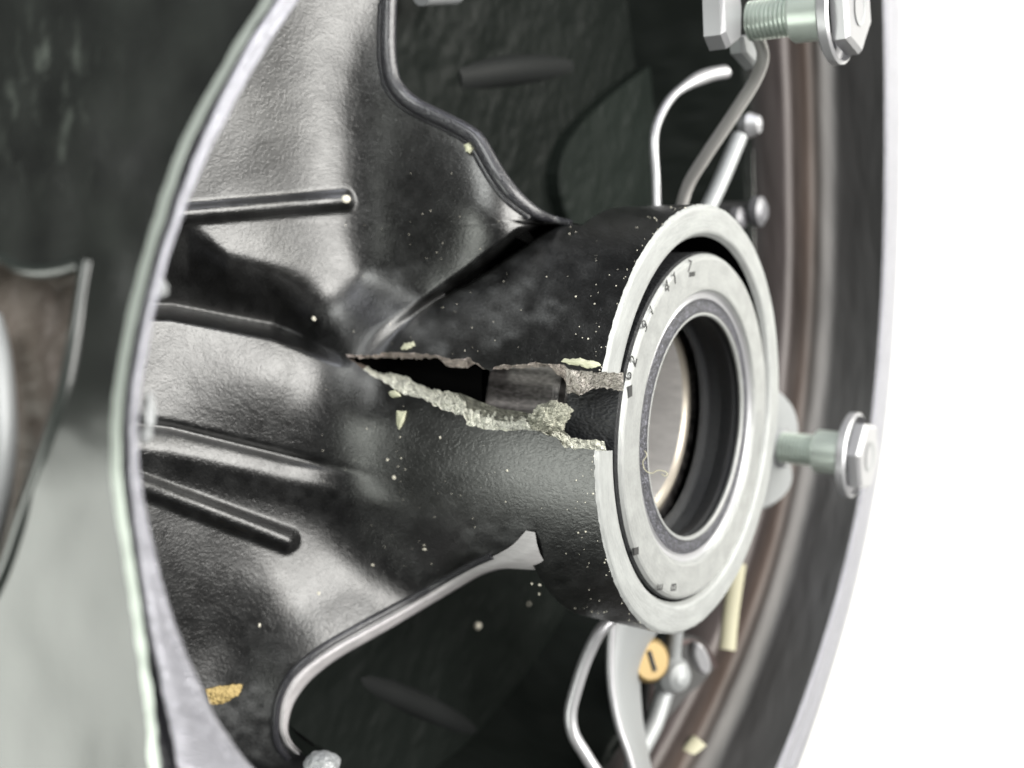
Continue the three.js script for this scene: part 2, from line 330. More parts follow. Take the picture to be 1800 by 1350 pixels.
function castPoint(x, y) {
  const d = ray(x, y), sw = webS(x, y), kk = 12 - 9 * sm(640, 780, x) * (1 - sm(560, 660, y));
  const fn = z => { const q = sub(mul(d, z), C), s = dot(q, N), a = dot(q, U), b = dot(q, V); return smin(Math.hypot(a, b) - coneR(s, Math.atan2(b, a) / D), s - sw, kk); };
  let z = 80, v = fn(z);
  for (let i = 0; i < 160; i++) { const st = Math.max(0.6, Math.min(6, v * 0.7)); const z2 = z + st, v2 = fn(z2); if (v2 <= 0) { let a = z, b = z2; for (let k = 0; k < 18; k++) { const m = (a + b) / 2; if (fn(m) > 0) a = m; else b = m; } return mul(d, (a + b) / 2); } z = z2; v = v2; if (z > 420) break; }
  return onS(x, y, sw);
}
const seamLine = []; for (let a = 66; a >= -66; a -= 3) seamLine.push(pix(cyl(-15.5, a * D, 39.95)));
const upEdge = [[682, -70], [684, 0], [682, 60], [684, 110], [694, 150], [722, 180], [764, 203], [806, 224], [838, 246], [858, 280], [876, 310], [905, 345], [942, 374], [985, 388], [1032, 396]];
const loEdge = [[926, 958], [912, 972], [884, 984], [840, 1004], [790, 1034], [740, 1062], [690, 1090], [640, 1118], [590, 1146], [550, 1170], [522, 1194], [506, 1224], [500, 1260], [503, 1290], [516, 1312], [545, 1335], [580, 1352], [620, 1420]];
const upS = smoothLine(upEdge, 90), loS = smoothLine(loEdge, 110);
const right = [...upS, ...seamLine.filter(p => p[1] > 400 && p[1] < 950), ...loS];
const xR = y => { for (let i = 1; i < right.length; i++) if (right[i][1] >= y) { const a = right[i - 1], b = right[i]; return a[0] + (b[0] - a[0]) * (y - a[1]) / (b[1] - a[1] || 1); } return 620; };
const tint = (x, y) => {                                                      // black paint, dull and rubbed in patches, paler over the upper cone
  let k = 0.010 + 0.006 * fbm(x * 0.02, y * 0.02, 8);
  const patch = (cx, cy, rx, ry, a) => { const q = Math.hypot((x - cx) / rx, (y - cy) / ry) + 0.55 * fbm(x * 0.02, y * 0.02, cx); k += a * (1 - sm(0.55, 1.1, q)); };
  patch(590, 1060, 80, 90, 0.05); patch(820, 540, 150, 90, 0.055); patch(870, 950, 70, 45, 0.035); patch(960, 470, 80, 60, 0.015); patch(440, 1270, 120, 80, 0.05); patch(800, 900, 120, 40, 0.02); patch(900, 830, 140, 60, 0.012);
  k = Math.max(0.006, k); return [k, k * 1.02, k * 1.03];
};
{
  const rows = [], y0 = -64, y1 = 1412; for (let y = y0; y <= y1; y += (y > 515 && y < 860) ? 3 : 5) rows.push(y);
  const nu = 230, nv = rows.length - 1;
  const P = []; for (let j = 0; j <= nv; j++) for (let i = 0; i <= nu; i++) { const y = rows[j], x = 168 + (xR(y) - 168) * i / nu; P.push([x, y, castPoint(x, y)]); }
  const at2 = (a, b) => P[Math.round(b * nv) * (nu + 1) + Math.round(a * nu)];
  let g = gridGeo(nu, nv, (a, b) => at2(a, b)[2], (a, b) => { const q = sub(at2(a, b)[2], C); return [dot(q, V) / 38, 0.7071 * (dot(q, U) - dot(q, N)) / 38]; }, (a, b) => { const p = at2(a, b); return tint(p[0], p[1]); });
  g = clip(g, (x, y) => crackSdf(x, y) );
  part(casting, 'web', g, M.cast);
  // the back of the web, 7 mm behind, and the walls of the openings between
  const q = 8, nu2 = Math.floor(nu / q), nv2 = Math.floor(nv / q);
  const G = (i, j) => P[Math.min(nv, Math.max(0, j)) * (nu + 1) + Math.min(nu, Math.max(0, i))][2];
  const back = gridGeo(nu2, nv2, (a, b) => {
    const i = Math.min(nu, Math.round(a * nu2) * q), j = Math.min(nv, Math.round(b * nv2) * q), n = cross(sub(G(i + 4, j), G(i - 4, j)), sub(G(i, j - 4), G(i, j + 4)));
    return add(add(G(i, j), norm(add(norm(n), [0, 0, 0.4])), -6), N, -1.5);
  });
  part(casting, 'web_back', clip(back, crackSdf), M.void);
}
for (const line of [upS, loS]) {
  const pts = line.map(p => castPoint(p[0] - 1.5, p[1]));
  part(casting, 'opening_wall', gridGeo(line.length - 1, 6, (a, b) => add(pts[Math.round(a * (line.length - 1))], norm(add(mul(N, -0.25), [0, 0, -1])), 9 * b)), M.dark);
}
// rounded lip of the upper opening: a bright bead with a dark groove inside it
{
  const l = smoothLine(upEdge.slice(1), 60).map(p => castPoint(p[0] - 3, p[1] + 1));
  const p2 = l.filter((_, i) => i % 3 === 0 && i < 58);
  part(casting, 'opening_lip', tube(p2.map(p => add(add(p, N, 0.6), U, 0.2)), b => 1.5 - 0.9 * sm(0.7, 1, b), 14, 140), M.lip);
  part(casting, 'opening_lip', tube(smoothLine(upEdge.slice(1, 13), 30).map(p => castPoint(p[0] - 13, p[1] + 7)), b => 0.7, 10, 100), M.lip);
}
// bare strip along the lower opening, widening to a triangle at the hub
{
  const a = smoothLine([[940, 936], [915, 962], [884, 980], [840, 1000], [790, 1030], [740, 1058], [690, 1086], [640, 1114], [596, 1139], [558, 1164], [534, 1184], [514, 1212], [503, 1245], [501, 1285], [512, 1312], [528, 1326]], 120);
  const b = smoothLine([[968, 1003], [925, 1001], [885, 1000], [850, 1010], [806, 1034], [752, 1066], [704, 1095], [652, 1125], [606, 1151], [570, 1176], [543, 1200], [522, 1228], [511, 1254], [507, 1288], [517, 1309], [530, 1322]], 120);
  const pa = a.map((p, i) => add(castPoint(p[0] - 4 + 1.5 * sm(8, 20, i) * fbm(i * 0.3, 1), p[1] - 2), norm(add(N, [0, 0, 1])), 0.9)), pb = b.map((p, i) => add(onS(p[0], p[1], dot(sub(pa[i], C), N) - 1.2), N, 0));
  const th = 2.5, nn = 120;
  const g = gridGeo(8, nn, (u, t) => {
    const i = Math.round(t * nn), k = Math.round(u * 8);
    if (k < 2) return add(pa[i], N, -0.9 * (2 - k)); if (k > 6) return add(pb[i], N, -th * (k - 6));
    const m = (k - 2) / 4; return add(add(pa[i], sub(pb[i], pa[i]), m), norm(add(U, [0, 0, 1])), (0.4 + 1.7 * (1 - sm(4, 34, i))) * Math.sin(m * Math.PI));
  });
  part(casting, 'machined_edge', g, M.machined, 'bare machined strip along the lower opening');
  part(casting, 'opening_lip', tube(smoothLine([[872, 978], [840, 992], [740, 1048], [640, 1102], [560, 1150], [516, 1190], [497, 1226], [490, 1270], [494, 1308], [512, 1334]], 60).map(p => castPoint(p[0] - 6, p[1] - 2)), 0.75, 10, 110), M.lip);
}
// hub sleeve and its machined end face
const sleeveBump = (th, s) => 0.25 * fbm(th * 4, s * 0.12, 4, 3);
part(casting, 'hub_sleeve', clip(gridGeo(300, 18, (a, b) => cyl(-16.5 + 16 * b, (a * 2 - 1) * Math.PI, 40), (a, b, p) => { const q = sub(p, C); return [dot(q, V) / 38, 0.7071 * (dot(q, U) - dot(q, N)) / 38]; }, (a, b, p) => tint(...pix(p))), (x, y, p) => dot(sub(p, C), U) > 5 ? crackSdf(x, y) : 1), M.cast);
{
  const ringR = [[34.2, -1.2], [34.9, -0.1], [36.2, 0], [38, 0], [39.4, -0.02], [40, -0.5]];
  const face = gridGeo(360, 15, (a, b) => { const k = Math.min(ringR.length - 1.0001, b * (ringR.length - 1)), i = Math.floor(k), t = k - i, r = ringR[i][0] + t * (ringR[i + 1][0] - ringR[i][0]), s = ringR[i][1] + t * (ringR[i + 1][1] - ringR[i][1]), th = (a * 2 - 1) * Math.PI;
    return cyl(s + (b > 0.93 ? 0.12 * fbm(th * 30, 2) : 0), th, r + (b > 0.93 ? 0.18 * fbm(th * 40, 1) : 0)); }, (a, b) => [a * 3, b * 0.35]);
  part(casting, 'hub_face', clip(face, (x, y, p) => dot(sub(p, C), U) > 5 ? crackSdf(x, y) : 1), M.ring, 'light machined ring face of the hub');
  part(casting, 'hub_bore', lathe([[-1.2, 34.2], [-12, 34.2], [-12.3, 30], [-16, 29.6], [-50, 29], [-50, 0.1]], C, N, 90, 42 * D, 318 * D, U), M.void);
}
// the two broken lips of the crack: rough light metal, the inner edge sunk into the wall
function crackLip(A, B, deep, colour, label) {
  const n = 150, w = 10;
  const g = gridGeo(w, n, (u, t) => {
    const i = Math.round(t * n), p = A[i], q = B[i], x = p[0] + (q[0] - p[0]) * u, y = p[1] + (q[1] - p[1]) * u;
    const base = x < 985 ? castPoint(x, y) : (() => { const d = ray(x, y); let z = 120; for (let k = 0; k < 400; k++) { const c = sub(mul(d, z), C), s = dot(c, N); if (Math.hypot(dot(c, U), dot(c, V)) < 39.9) break; z += 0.4; } return mul(d, z); })();
    const e = Math.min(1, i / 14);
    const dd = e * (deep * Math.pow(u, 1.2) + (u > 0.05 && u < 0.99 ? 1.0 * fbm(x * 0.11, y * 0.16, deep, 4) : 0));
    return mul(base, 1 + (dd + 0.05) / Math.abs(base[2]));
  }, (u, t) => [t * 2.2, u * 0.2], (u, t) => { const i = Math.round(t * n), k = 0.85 + 0.5 * fbm(A[i][0] * 0.09, u * 4 + A[i][1] * 0.05, 6); return colour(t, u).map(c => c * k); });
  part(casting, 'crack_edge', g, M.broken, label);
}
crackLip(UO, UI, 3.5, (t, u) => t < 0.48 ? [0.72, 0.62, 0.57] : t < 0.53 ? [0.08, 0.08, 0.08] : t < 0.8 ? [0.78, 0.68, 0.62] : [0.78, 0.72, 0.66], 'thin pinkish upper edge of the crack');
crackLip(LO, LI, 5, (t, u) => t < 0.08 ? [0.12, 0.09, 0.07] : [0.8, 0.8, 0.68], 'broad pale yellowish lower edge of the crack');
// inner step below the bushing, dull and dusty
{
  const a = resample([[806, 690], [844, 706], [878, 718], [919, 724], [950, 730], [985, 748]], 40), b = resample([[820, 716], [850, 732], [900, 742], [940, 744], [975, 754], [1000, 768]], 40);
  part(casting, 'crack_ledge', gridGeo(8, 40, (u, t) => { const i = Math.round(t * 40), x = a[i][0] + u * (b[i][0] - a[i][0]), y = a[i][1] + u * (b[i][1] - a[i][1]); const p = castPoint(x, y); return mul(p, 1 + (4.6 - 2.2 * u + 0.8 * fbm(x * 0.1, y * 0.1, 3)) / -p[2]); }, (u, t) => [t, u * 0.2], (u, t) => { const k = 0.9 + fbm(t * 20, u * 5); return [0.2 * k, 0.2 * k, 0.16 * k]; }), M.broken, 'dusty grey ledge under the bushing');
}
// lump of broken metal hanging on the lower lip
{
  const c = castPoint(966, 733), g = new THREE.IcosahedronGeometry(1, 24), P = g.attributes.position, col = [];
  for (let i = 0; i < P.count; i++) {
    const q = norm([P.getX(i), P.getY(i), P.getZ(i)]), k = 1 + 0.32 * fbm(q[0] * 2.2, q[1] * 2.2, q[2] * 2.2, 5);
    P.setXYZ(i, c[0] + 3.2 * k * q[0], c[1] + 2.2 * k * q[1] + 0.5 * q[0], c[2] + 1.2 + 2.2 * k * q[2]);
    const w = 0.85 + 0.5 * fbm(q[0] * 6, q[1] * 6, q[2] * 6); col.push(0.52 * w, 0.52 * w, 0.42 * w);
  }
  g.setAttribute('color', new THREE.Float32BufferAttribute(col, 3)); g.computeVertexNormals();
  part(casting, 'metal_lump', g, M.broken, 'rough pale lump of torn metal on the lower crack edge');
}
// black sheet added behind the open left half of the crack as its shade
part(casting, 'cavity_shade_sheet', gridGeo(30, 20, (a, b) => { const x = 585 + 262 * a, y = 600 + 150 * b; const p = castPoint(x, y); return mul(p, 1 + 8 / -p[2]); }), M.void);
// flakes where the paint has chipped off beside the crack
function chip(poly, lift, m, label) {
  const r = rag([...poly, poly[0]], 40, 3, poly[0][0]).slice(0, -1), top = r.map(p => { const q = p[0] < 985 ? castPoint(p[0], p[1]) : hubPoint(p[0], p[1]); return mul(q, 1 - lift / -q[2]); });
  const c = mul(top.reduce((a, b) => add(a, b)), 1 / top.length);
  const pos = [c, ...top, ...top.map(p => mul(p, 1 + (lift + 0.4) / -p[2]))], idx = [], n = top.length;
  for (let i = 0; i < n; i++) { const a = 1 + i, b = 1 + (i + 1) % n; idx.push(0, b, a, a, b, a + n, b, b + n, a + n); }
  part(casting, 'paint_chip', geo(pos, idx), m, label);
}
function hubPoint(x, y) { const d = ray(x, y); let z = 120; for (let k = 0; k < 1500; k++) { const c = sub(mul(d, z), C); if (Math.hypot(dot(c, U), dot(c, V)) < 40) break; z += 0.1; } return mul(d, z); }
chip([[704, 612], [712, 603], [728, 600], [731, 608], [718, 613], [706, 616]], 0.25, M.chip);
chip([[986, 636], [992, 630], [1020, 630], [1050, 636], [1056, 642], [1040, 648], [1010, 642]], 0.25, M.chip);
chip([[683, 690], [692, 684], [704, 692], [706, 698], [690, 698]], 0.25, M.chip);
chip([[697, 722], [715, 722], [713, 735], [700, 756], [697, 745]], 0.3, M.chip);
chip([[360, 1212], [400, 1204], [428, 1202], [420, 1222], [385, 1240], [366, 1238]], 0.4, M.ochre, 'ochre bare patch near the lower left flange');
chip([[815, 254], [828, 250], [834, 262], [826, 270], [818, 266]], 0.8, M.chip);

for (const [x, y, s, a, b] of [[284, 507, -3, 0.5, 0.9], [262, 725, -4, 0.55, 1.9], [256, 765, -4, 0.5, 0.8]]) {             // dried residue clinging to the inside of the flange
  const c = onS(x, y, s), g = new THREE.IcosahedronGeometry(1, 8), P = g.attributes.position;
  for (let i = 0; i < P.count; i++) { const q = [P.getX(i), P.getY(i), P.getZ(i)], k = 1 + 0.35 * fbm(q[0] * 1.6 + x, q[1] * 1.6, q[2] * 1.6); P.setXYZ(i, c[0] + a * k * q[0], c[1] + b * k * q[1], c[2] + 0.5 * k * q[2]); }
  g.computeVertexNormals(); part(casting, 'residue', g, M.pale, 'pale dried residue on the flange edge');
}
// ---------------------------------------------------------------- near flange, outside wall
const fo = smoothLine([[508, -90], [482, -10], [437, 60], [398, 130], [362, 195], [329, 262], [305, 330], [288, 385], [268, 450], [254, 505], [238, 570], [226, 635], [216, 705], [212, 780], [214, 850], [221, 900], [232, 970], [244, 1045], [256, 1130], [268, 1225], [276, 1300], [282, 1420]], 160);
const fi = smoothLine([[590, -90], [528, 0], [488, 60], [448, 122], [419, 175], [392, 225], [364, 282], [340, 335], [322, 382], [304, 435], [288, 490], [272, 550], [258, 630], [248, 690], [244, 760], [250, 845], [262, 910], [276, 975], [292, 1035], [312, 1095], [334, 1152], [360, 1205], [388, 1262], [428, 1320], [520, 1420]], 160);
{
  const sFl = 0, A = fo.map(p => onS(p[0], p[1], sFl)), B = fi.map(p => onS(p[0], p[1], sFl));
  const inward = i => norm(sub(B[i], A[i]));
  const strip = (prof, m, label, nm) => part(casting, nm, gridGeo(prof.length - 1, 160, (u, t) => {
    const i = Math.round(t * 160), k = Math.round(u * (prof.length - 1)), [a0, s] = prof[k](t), wob = 0.1 * fbm(i * 0.22, k * 0.8, 2);
    return add(add(A[i], sub(B[i], A[i]), a0 + wob * 0.15), N, s + wob);
  }, (u, t) => [u * 0.15, t * 4]), m, label);
  const g0 = t => 0.1 - 0.07 * sm(0.55, 0.8, t), g1 = t => 0.26 + 0.26 * sm(0.1, 0.3, t) - 0.32 * sm(0.55, 0.8, t);      // the groove narrows towards both ends
  strip([t => [0, -1.5], t => [0.02, -0.5], t => [g0(t) * 0.5, -0.1], t => [g0(t) * 0.85, -0.2], t => [g0(t), -0.7]], M.bead, 'thin bright bead along the outer side of the flange', 'flange_bead');
  strip([t => [g0(t), -0.7], t => [g0(t) + 0.02, -1.6], t => [(g0(t) + g1(t)) / 2, -1.9], t => [g1(t) - 0.03, -1.6], t => [g1(t), -0.5]], M.lip, 'black painted groove of the flange', 'flange_groove');
  strip([t => [g1(t), -0.5], t => [g1(t) + 0.05, -0.05], t => [g1(t) * 0.7 + 0.3, 0.1], t => [g1(t) * 0.45 + 0.55, -0.15], t => [g1(t) * 0.3 + 0.7, 0.1], t => [0.88, 0.15], t => [0.95, -0.3], t => [1, -1.2], t => [1.01, -4], t => [1.02, -9]], M.flange, 'bare metal face of the flange', 'rim_flange');
}
// outside wall of the bowl, left of the flange: turned band, crease and an oval opening
const crease = [[186, 300], [172, 400], [155, 462], [146, 520], [133, 600], [115, 690], [84, 790], [48, 890], [5, 1008], [-60, 1120]];
const outerPoint = (x, y, dep = 0) => {                                         // falls away from the flange as it goes left
  const i0 = fo.reduce((b, p, i) => Math.abs(p[1] - y) < Math.abs(fo[b][1] - y) ? i : b, 0), j = Math.max(1, Math.min(159, i0));
  const xf = fo[j][0] + (fo[j + 1][0] - fo[j - 1][0]) * (y - fo[j][1]) / (fo[j + 1][1] - fo[j - 1][1] || 1), d = Math.max(0, xf - x);
  const s = -1.2 - d * 0.058 - 0.00002 * d * d;
  const p = onS(x, y, s);
  return mul(p, 1 + dep / -p[2]);
};
{
  const hole = [];
  for (let a = 0; a <= 180; a += 10) hole.push([82 + 76 * Math.cos(a * D), 396 + 76 * Math.sin(a * D)]);
  const holeSdf = polySdf([[-120, 1200], [-120, 470], [-40, 455], [0, 450], [30, 470], [70, 478], [120, 470], [152, 462], ...crease.slice(3)]);
  let g = gridGeo(110, 260, (a, b) => { const y = -90 + 1510 * b; let xf = 0, best = 1e9; for (const p of fo) if (Math.abs(p[1] - y) < best) { best = Math.abs(p[1] - y); xf = p[0]; } xf = Math.min(xf, 520); const x = -130 + (xf + 1 + 130) * a; return outerPoint(x, y, 0.6 * fbm(x * 0.006, y * 0.004, 9, 2)); }, (a, b) => [a * 1.2, b * 2.2], (a, b, p) => { const [x, y] = pix(p); const m = fbm(x * 0.012, y * 0.008, 21, 4), sc = Math.max(0, fbm(x * 0.05, y * 0.012, 31, 4) - 0.15) * Math.exp(-((Math.hypot((x - 85) / 75, (y - 170) / 110)) ** 2)); const k = 0.010 + 0.006 * m + 0.12 * sc; return [k * 0.92, k * 1.04, k * 0.9]; });
  part(casting, 'outer_wall', clip(g, holeSdf), M.outer);
  const lip = crease.slice(2, 10).map(p => outerPoint(p[0], p[1], 0.5));
  part(casting, 'recess_edge', tube(lip, 0.8, 12, 90), M.edge);
  part(casting, 'recess_edge', tube([[-20, 452], [5, 452], [35, 470], [70, 477], [110, 473], [140, 464]].map(p => outerPoint(p[0], p[1], 0.6)), 0.7, 12, 60), M.edge);
  part(casting, 'recess_floor', gridGeo(50, 100, (a, b) => { const x = -160 + 360 * a, y = 400 + 760 * b; return outerPoint(x, y, 7 + 0.8 * fbm(x * 0.02, y * 0.01, 4)); }), M.recess, 'dull brown floor of the recess in the outside wall');
  part(casting, 'recess_rim', tube([[-8, 560], [6, 620], [14, 700], [17, 770], [12, 840], [2, 900], [-12, 960]].map(p => outerPoint(p[0] - 12, p[1], 2.5)), 1.3, 12, 60), M.pale, 'pale rounded rim at the far left');
}
// far wall of the bowl, coloured in brown and grey bands, and the far flange
const farLine = [[1566, -420], [1578, -220], [1583, -60], [1585, 110], [1584, 280], [1580, 450], [1571, 610], [1556, 760], [1533, 900], [1502, 1040], [1462, 1180], [1407, 1340], [1345, 1490], [1260, 1660]]
  .map(p => { const q = sub(onS(p[0], p[1], 0), C); let th = Math.atan2(dot(q, V), dot(q, U)); if (th < 0) th += 2 * Math.PI; return [th, Math.hypot(dot(q, U), dot(q, V)) / 124.4]; }).sort((a, b) => a[0] - b[0]);
const farK = smoothLine(farLine, 120).sort((a, b) => a[0] - b[0]), kAt = th => lineY(th, farK);
function farLathe(prof, n = 200, a0 = 70 * D, a1 = 290 * D) {
  return mergeGeometries(prof.slice(1).map((p, i) => gridGeo(n, 1, (a, b) => { const th = a0 + (a1 - a0) * a, q = prof[i]; return cyl(q[0] + b * (p[0] - q[0]), th, (q[1] + b * (p[1] - q[1])) * kAt(th)); }, (a, b) => [a * 8, (i + b) * 0.2])));
}
const bands = [[0, [0.02, 0.02, 0.02]], [-14, [0.022, 0.021, 0.021]], [-17, [0.075, 0.07, 0.068]], [-18.5, [0.05, 0.042, 0.038]], [-21, [0.066, 0.047, 0.039]], [-24, [0.05, 0.038, 0.034]], [-27, [0.066, 0.054, 0.053]], [-31, [0.045, 0.037, 0.036]], [-36, [0.03, 0.027, 0.027]]];
const bandAt = q => { for (let i = 1; i < bands.length; i++) if (q >= bands[i][0]) { const [a, b] = [bands[i - 1], bands[i]], t = sm(0, 1, (a[0] - q) / (a[0] - b[0])); return a[1].map((c, k) => c + t * (b[1][k] - c)); } return bands[bands.length - 1][1]; };
const wallR = q => 112.4 + q * 0.075 - 2.2 * sm(13, 18, -q) - 0.8 * sm(19, 21, -q) - 1.2 * sm(25, 27, -q);
part(casting, 'bowl_wall', gridGeo(220, 70, (a, b) => { const th = (70 + 220 * a) * D, q = -1 - 35 * b; return cyl(q, th, (wallR(q) + 0.15 * fbm(a * 30, q * 0.2, 3)) * kAt(th)); }, (a, b) => [a * 8, b], (a, b) => { const k = 1 + 0.35 * fbm(a * 9, b * 3, 12); return bandAt(-1 - 35 * b).map(c => c * k); }), M.bowl);
part(casting, 'bowl_side', farLathe([[-36, 105.4], [-38, 104], [-66, 96]]), M.dark);
part(casting, 'bowl_floor', lathe([[-66, 108], [-80, 100], [-96, 92], [-96, 0.1]], C, N, 160, 0, 2 * Math.PI, U), M.dark);
part(casting, 'far_flange', farLathe([[-1, 112.3], [-0.2, 112.8], [0, 113.4], [-0.1, 118], [0.1, 118.6], [0.1, 124.2], [0, 124.4], [-1, 125.2], [-9, 125.6]]), M.flange, 'light metal flange edge on the far side');
// arms of the spider beyond the hub
part(casting, 'far_arm', slab(smoothLine([[1010, 420], [985, 320], [1000, 250], [1060, 180], [1150, 110], [1240, 50], [1300, 10], [1340, -40], [1420, 60], [1300, 300], [1200, 420]], 60), -62, 6), M.armDark);
part(casting, 'far_arm', slab(smoothLine([[1000, 1090], [990, 1200], [930, 1280], [890, 1330], [880, 1420], [1100, 1460], [1180, 1240], [1120, 1080]], 60), -64, 6), M.armDark);
part(casting, 'inner_cover', slab(smoothLine([[560, -160], [1330, -160], [1290, 20], [1284, 120], [1310, 200], [1300, 330], [1230, 460], [900, 480], [560, 300]], 60), -66, 5), M.dark);
part(casting, 'inner_cover', slab(smoothLine([[440, 1480], [460, 1150], [860, 960], [1110, 1060], [1270, 1100], [1235, 1260], [1150, 1480]], 60), -66, 5), M.dark);
for (const [a, b, r] of [[[790, 140], [985, 118], 3.2], [[610, 1185], [840, 1290], 2.6]]) part(casting, 'floor_rib', tube([onS(...a, -69.2), onS((a[0] + b[0]) / 2, (a[1] + b[1]) / 2 - 4, -67.2), onS(...b, -69.6)], r * 1.2, 16, 40), M.ribDark);
part(casting, 'boss', tube([onS(740, -12, -56), onS(800, -14, -56)], 2.4, 14, 20), M.pale);
{
  const c = onS(566, 1344, -52), g = new THREE.IcosahedronGeometry(3.4, 12), P = g.attributes.position;
  for (let i = 0; i < P.count; i++) { const k = 1 + 0.12 * fbm(P.getX(i) * 0.5, P.getY(i) * 0.5, P.getZ(i) * 0.5); P.setXYZ(i, c[0] + P.getX(i) * k * 0.95, c[1] + P.getY(i) * k * 0.75, c[2] + P.getZ(i) * k * 0.8); }
  g.computeVertexNormals(); part(casting, 'boss', g, M.pale);
}

// ---------------------------------------------------------------- oil seal in the hub, bushing behind it
const SC = add(add(C, V, -1.25), U, 0.2);
const seal = thing('oil_seal', 'round light metal oil seal with stamped digits pressed into the split hub', 'oil seal', SC);
part(seal, 'rubber_jacket', lathe([[-11, 31.8], [-10.4, 32.4], [-0.9, 32.5], [-0.4, 32.2]], SC, N, 180, 0, 2 * Math.PI, U), M.rubber);
part(seal, 'face', lathe([[-0.4, 32.2], [0.1, 31.7], [0.2, 31.2], [0.2, 26.2], [0.1, 25.7], [-0.5, 25.3]], SC, N, 220, 0, 2 * Math.PI, U), M.seal);
part(seal, 'inner_lip', lathe([[-0.5, 25.3], [-1, 24.9], [-1.1, 24.4], [-0.8, 24]], SC, N, 180, 0, 2 * Math.PI, U), M.steel);
part(seal, 'sloped_ring', lathe([[-0.8, 24], [-0.9, 23.4], [-0.7, 21.8], [-0.6, 21.4]], SC, N, 180, 0, 2 * Math.PI, U), M.speck);
part(seal, 'lip_edge', lathe([[-0.6, 21.4], [-0.6, 21], [-0.9, 20.75], [-1.3, 20.8]], SC, N, 180, 0, 2 * Math.PI, U), M.seal);
part(seal, 'rubber_lip', lathe([[-1.3, 20.8], [-1.8, 21.3], [-2.4, 21.2], [-2.8, 20.9], [-3.4, 21.2], [-6, 22.4], [-8.5, 22.4], [-9, 20.8], [-9.8, 20.6], [-10.8, 22.4]], SC, N, 180, 0, 2 * Math.PI, U), M.rubber);
const font = await new FontLoader().loadAsync('fonts/droid/droid_sans_regular.typeface.json');
function stamp(ch, px, py, size, upx, upy) {
  const p = onS(px, py, 0.24), up3 = norm(sub(onS(px + upx * 20, py + upy * 20, 0.24), p)), rt = cross(up3, N);
  const g = new TextGeometry(ch, { font, size, depth: 0.05, curveSegments: 4 }); g.computeBoundingBox(); const b = g.boundingBox; g.translate(-(b.min.x + b.max.x) / 2, -(b.min.y + b.max.y) / 2, 0);
  g.applyMatrix4(new THREE.Matrix4().makeBasis(new THREE.Vector3(...rt), new THREE.Vector3(...up3), new THREE.Vector3(...N)));
  g.translate(...p); part(seal, 'stamped_digit', g, M.ink);
}
stamp('7', 1212, 468, 2.2, 0.1, -1); stamp('1', 1185, 489, 2.2, -0.12, -1); stamp('4', 1172, 503, 2.2, -0.2, -1); stamp('1', 1144, 546, 1.9, -0.35, -1); stamp('9', 1133, 572, 2.1, -0.5, -1); stamp('2', 1113, 634, 2.4, -0.8, -0.6); stamp('6', 1104, 660, 2.2, -1, -0.4);
stamp('E', 1160, 1032, 2.1, -0.5, 0.05); stamp('B', 1184, 1032, 2.1, -0.5, 0.05);
for (const [x, y, w, h] of [[1217, 482, 10, 10], [1108, 688, 7, 24], [1119, 969, 8, 16]]) part(seal, 'stamped_slot', slab([[x - w / 2, y - h / 3], [x + w / 2, y - h / 2], [x + w / 2, y + h / 3], [x - w / 2, y + h / 2]], 0.26, 0.2, N, 0.02), M.ink);
const bushing = thing('bushing', 'brownish metal bushing seen inside the crack and through the seal', 'bushing', C);
part(bushing, 'sleeve', lathe([[-31, 22], [-31, 27.4], [-30.4, 28], [-16.6, 28], [-15.4, 27.6], [-15, 26.2], [-13.6, 26], [-13.2, 23]], C, N, 160, 0, 2 * Math.PI, U), M.bush);
part(bushing, 'rounded_rim', lathe([[-13.2, 23], [-12.6, 21.6], [-12.4, 20.8], [-12.7, 20], [-13.4, 19.4]], C, N, 160, 0, 2 * Math.PI, U), M.brassRim, 'pale brass coloured rim');
part(bushing, 'bore', lathe([[-13.4, 19.4], [-30, 19], [-31, 20], [-31, 22]], C, N, 160, 0, 2 * Math.PI, U), M.bore);
part(bushing, 'bottom', lathe([[-36, 28], [-36, 0.1]], C, N, 60, 0, 2 * Math.PI, U), M.void);
// a curl of fibre on the seal
{
  const o = thing('fibre', 'thin pale curled fibre hanging on the inner edge of the oil seal', 'fibre', at(1133, 800, 172));
  part(o, 'strand', tube([[1133, 792], [1137, 800], [1130, 812], [1134, 826], [1145, 832], [1156, 827], [1166, 828], [1173, 833], [1168, 837], [1163, 833]].map(p => at(p[0], p[1], 172)), 0.09, 6, 90), M.cream);
}

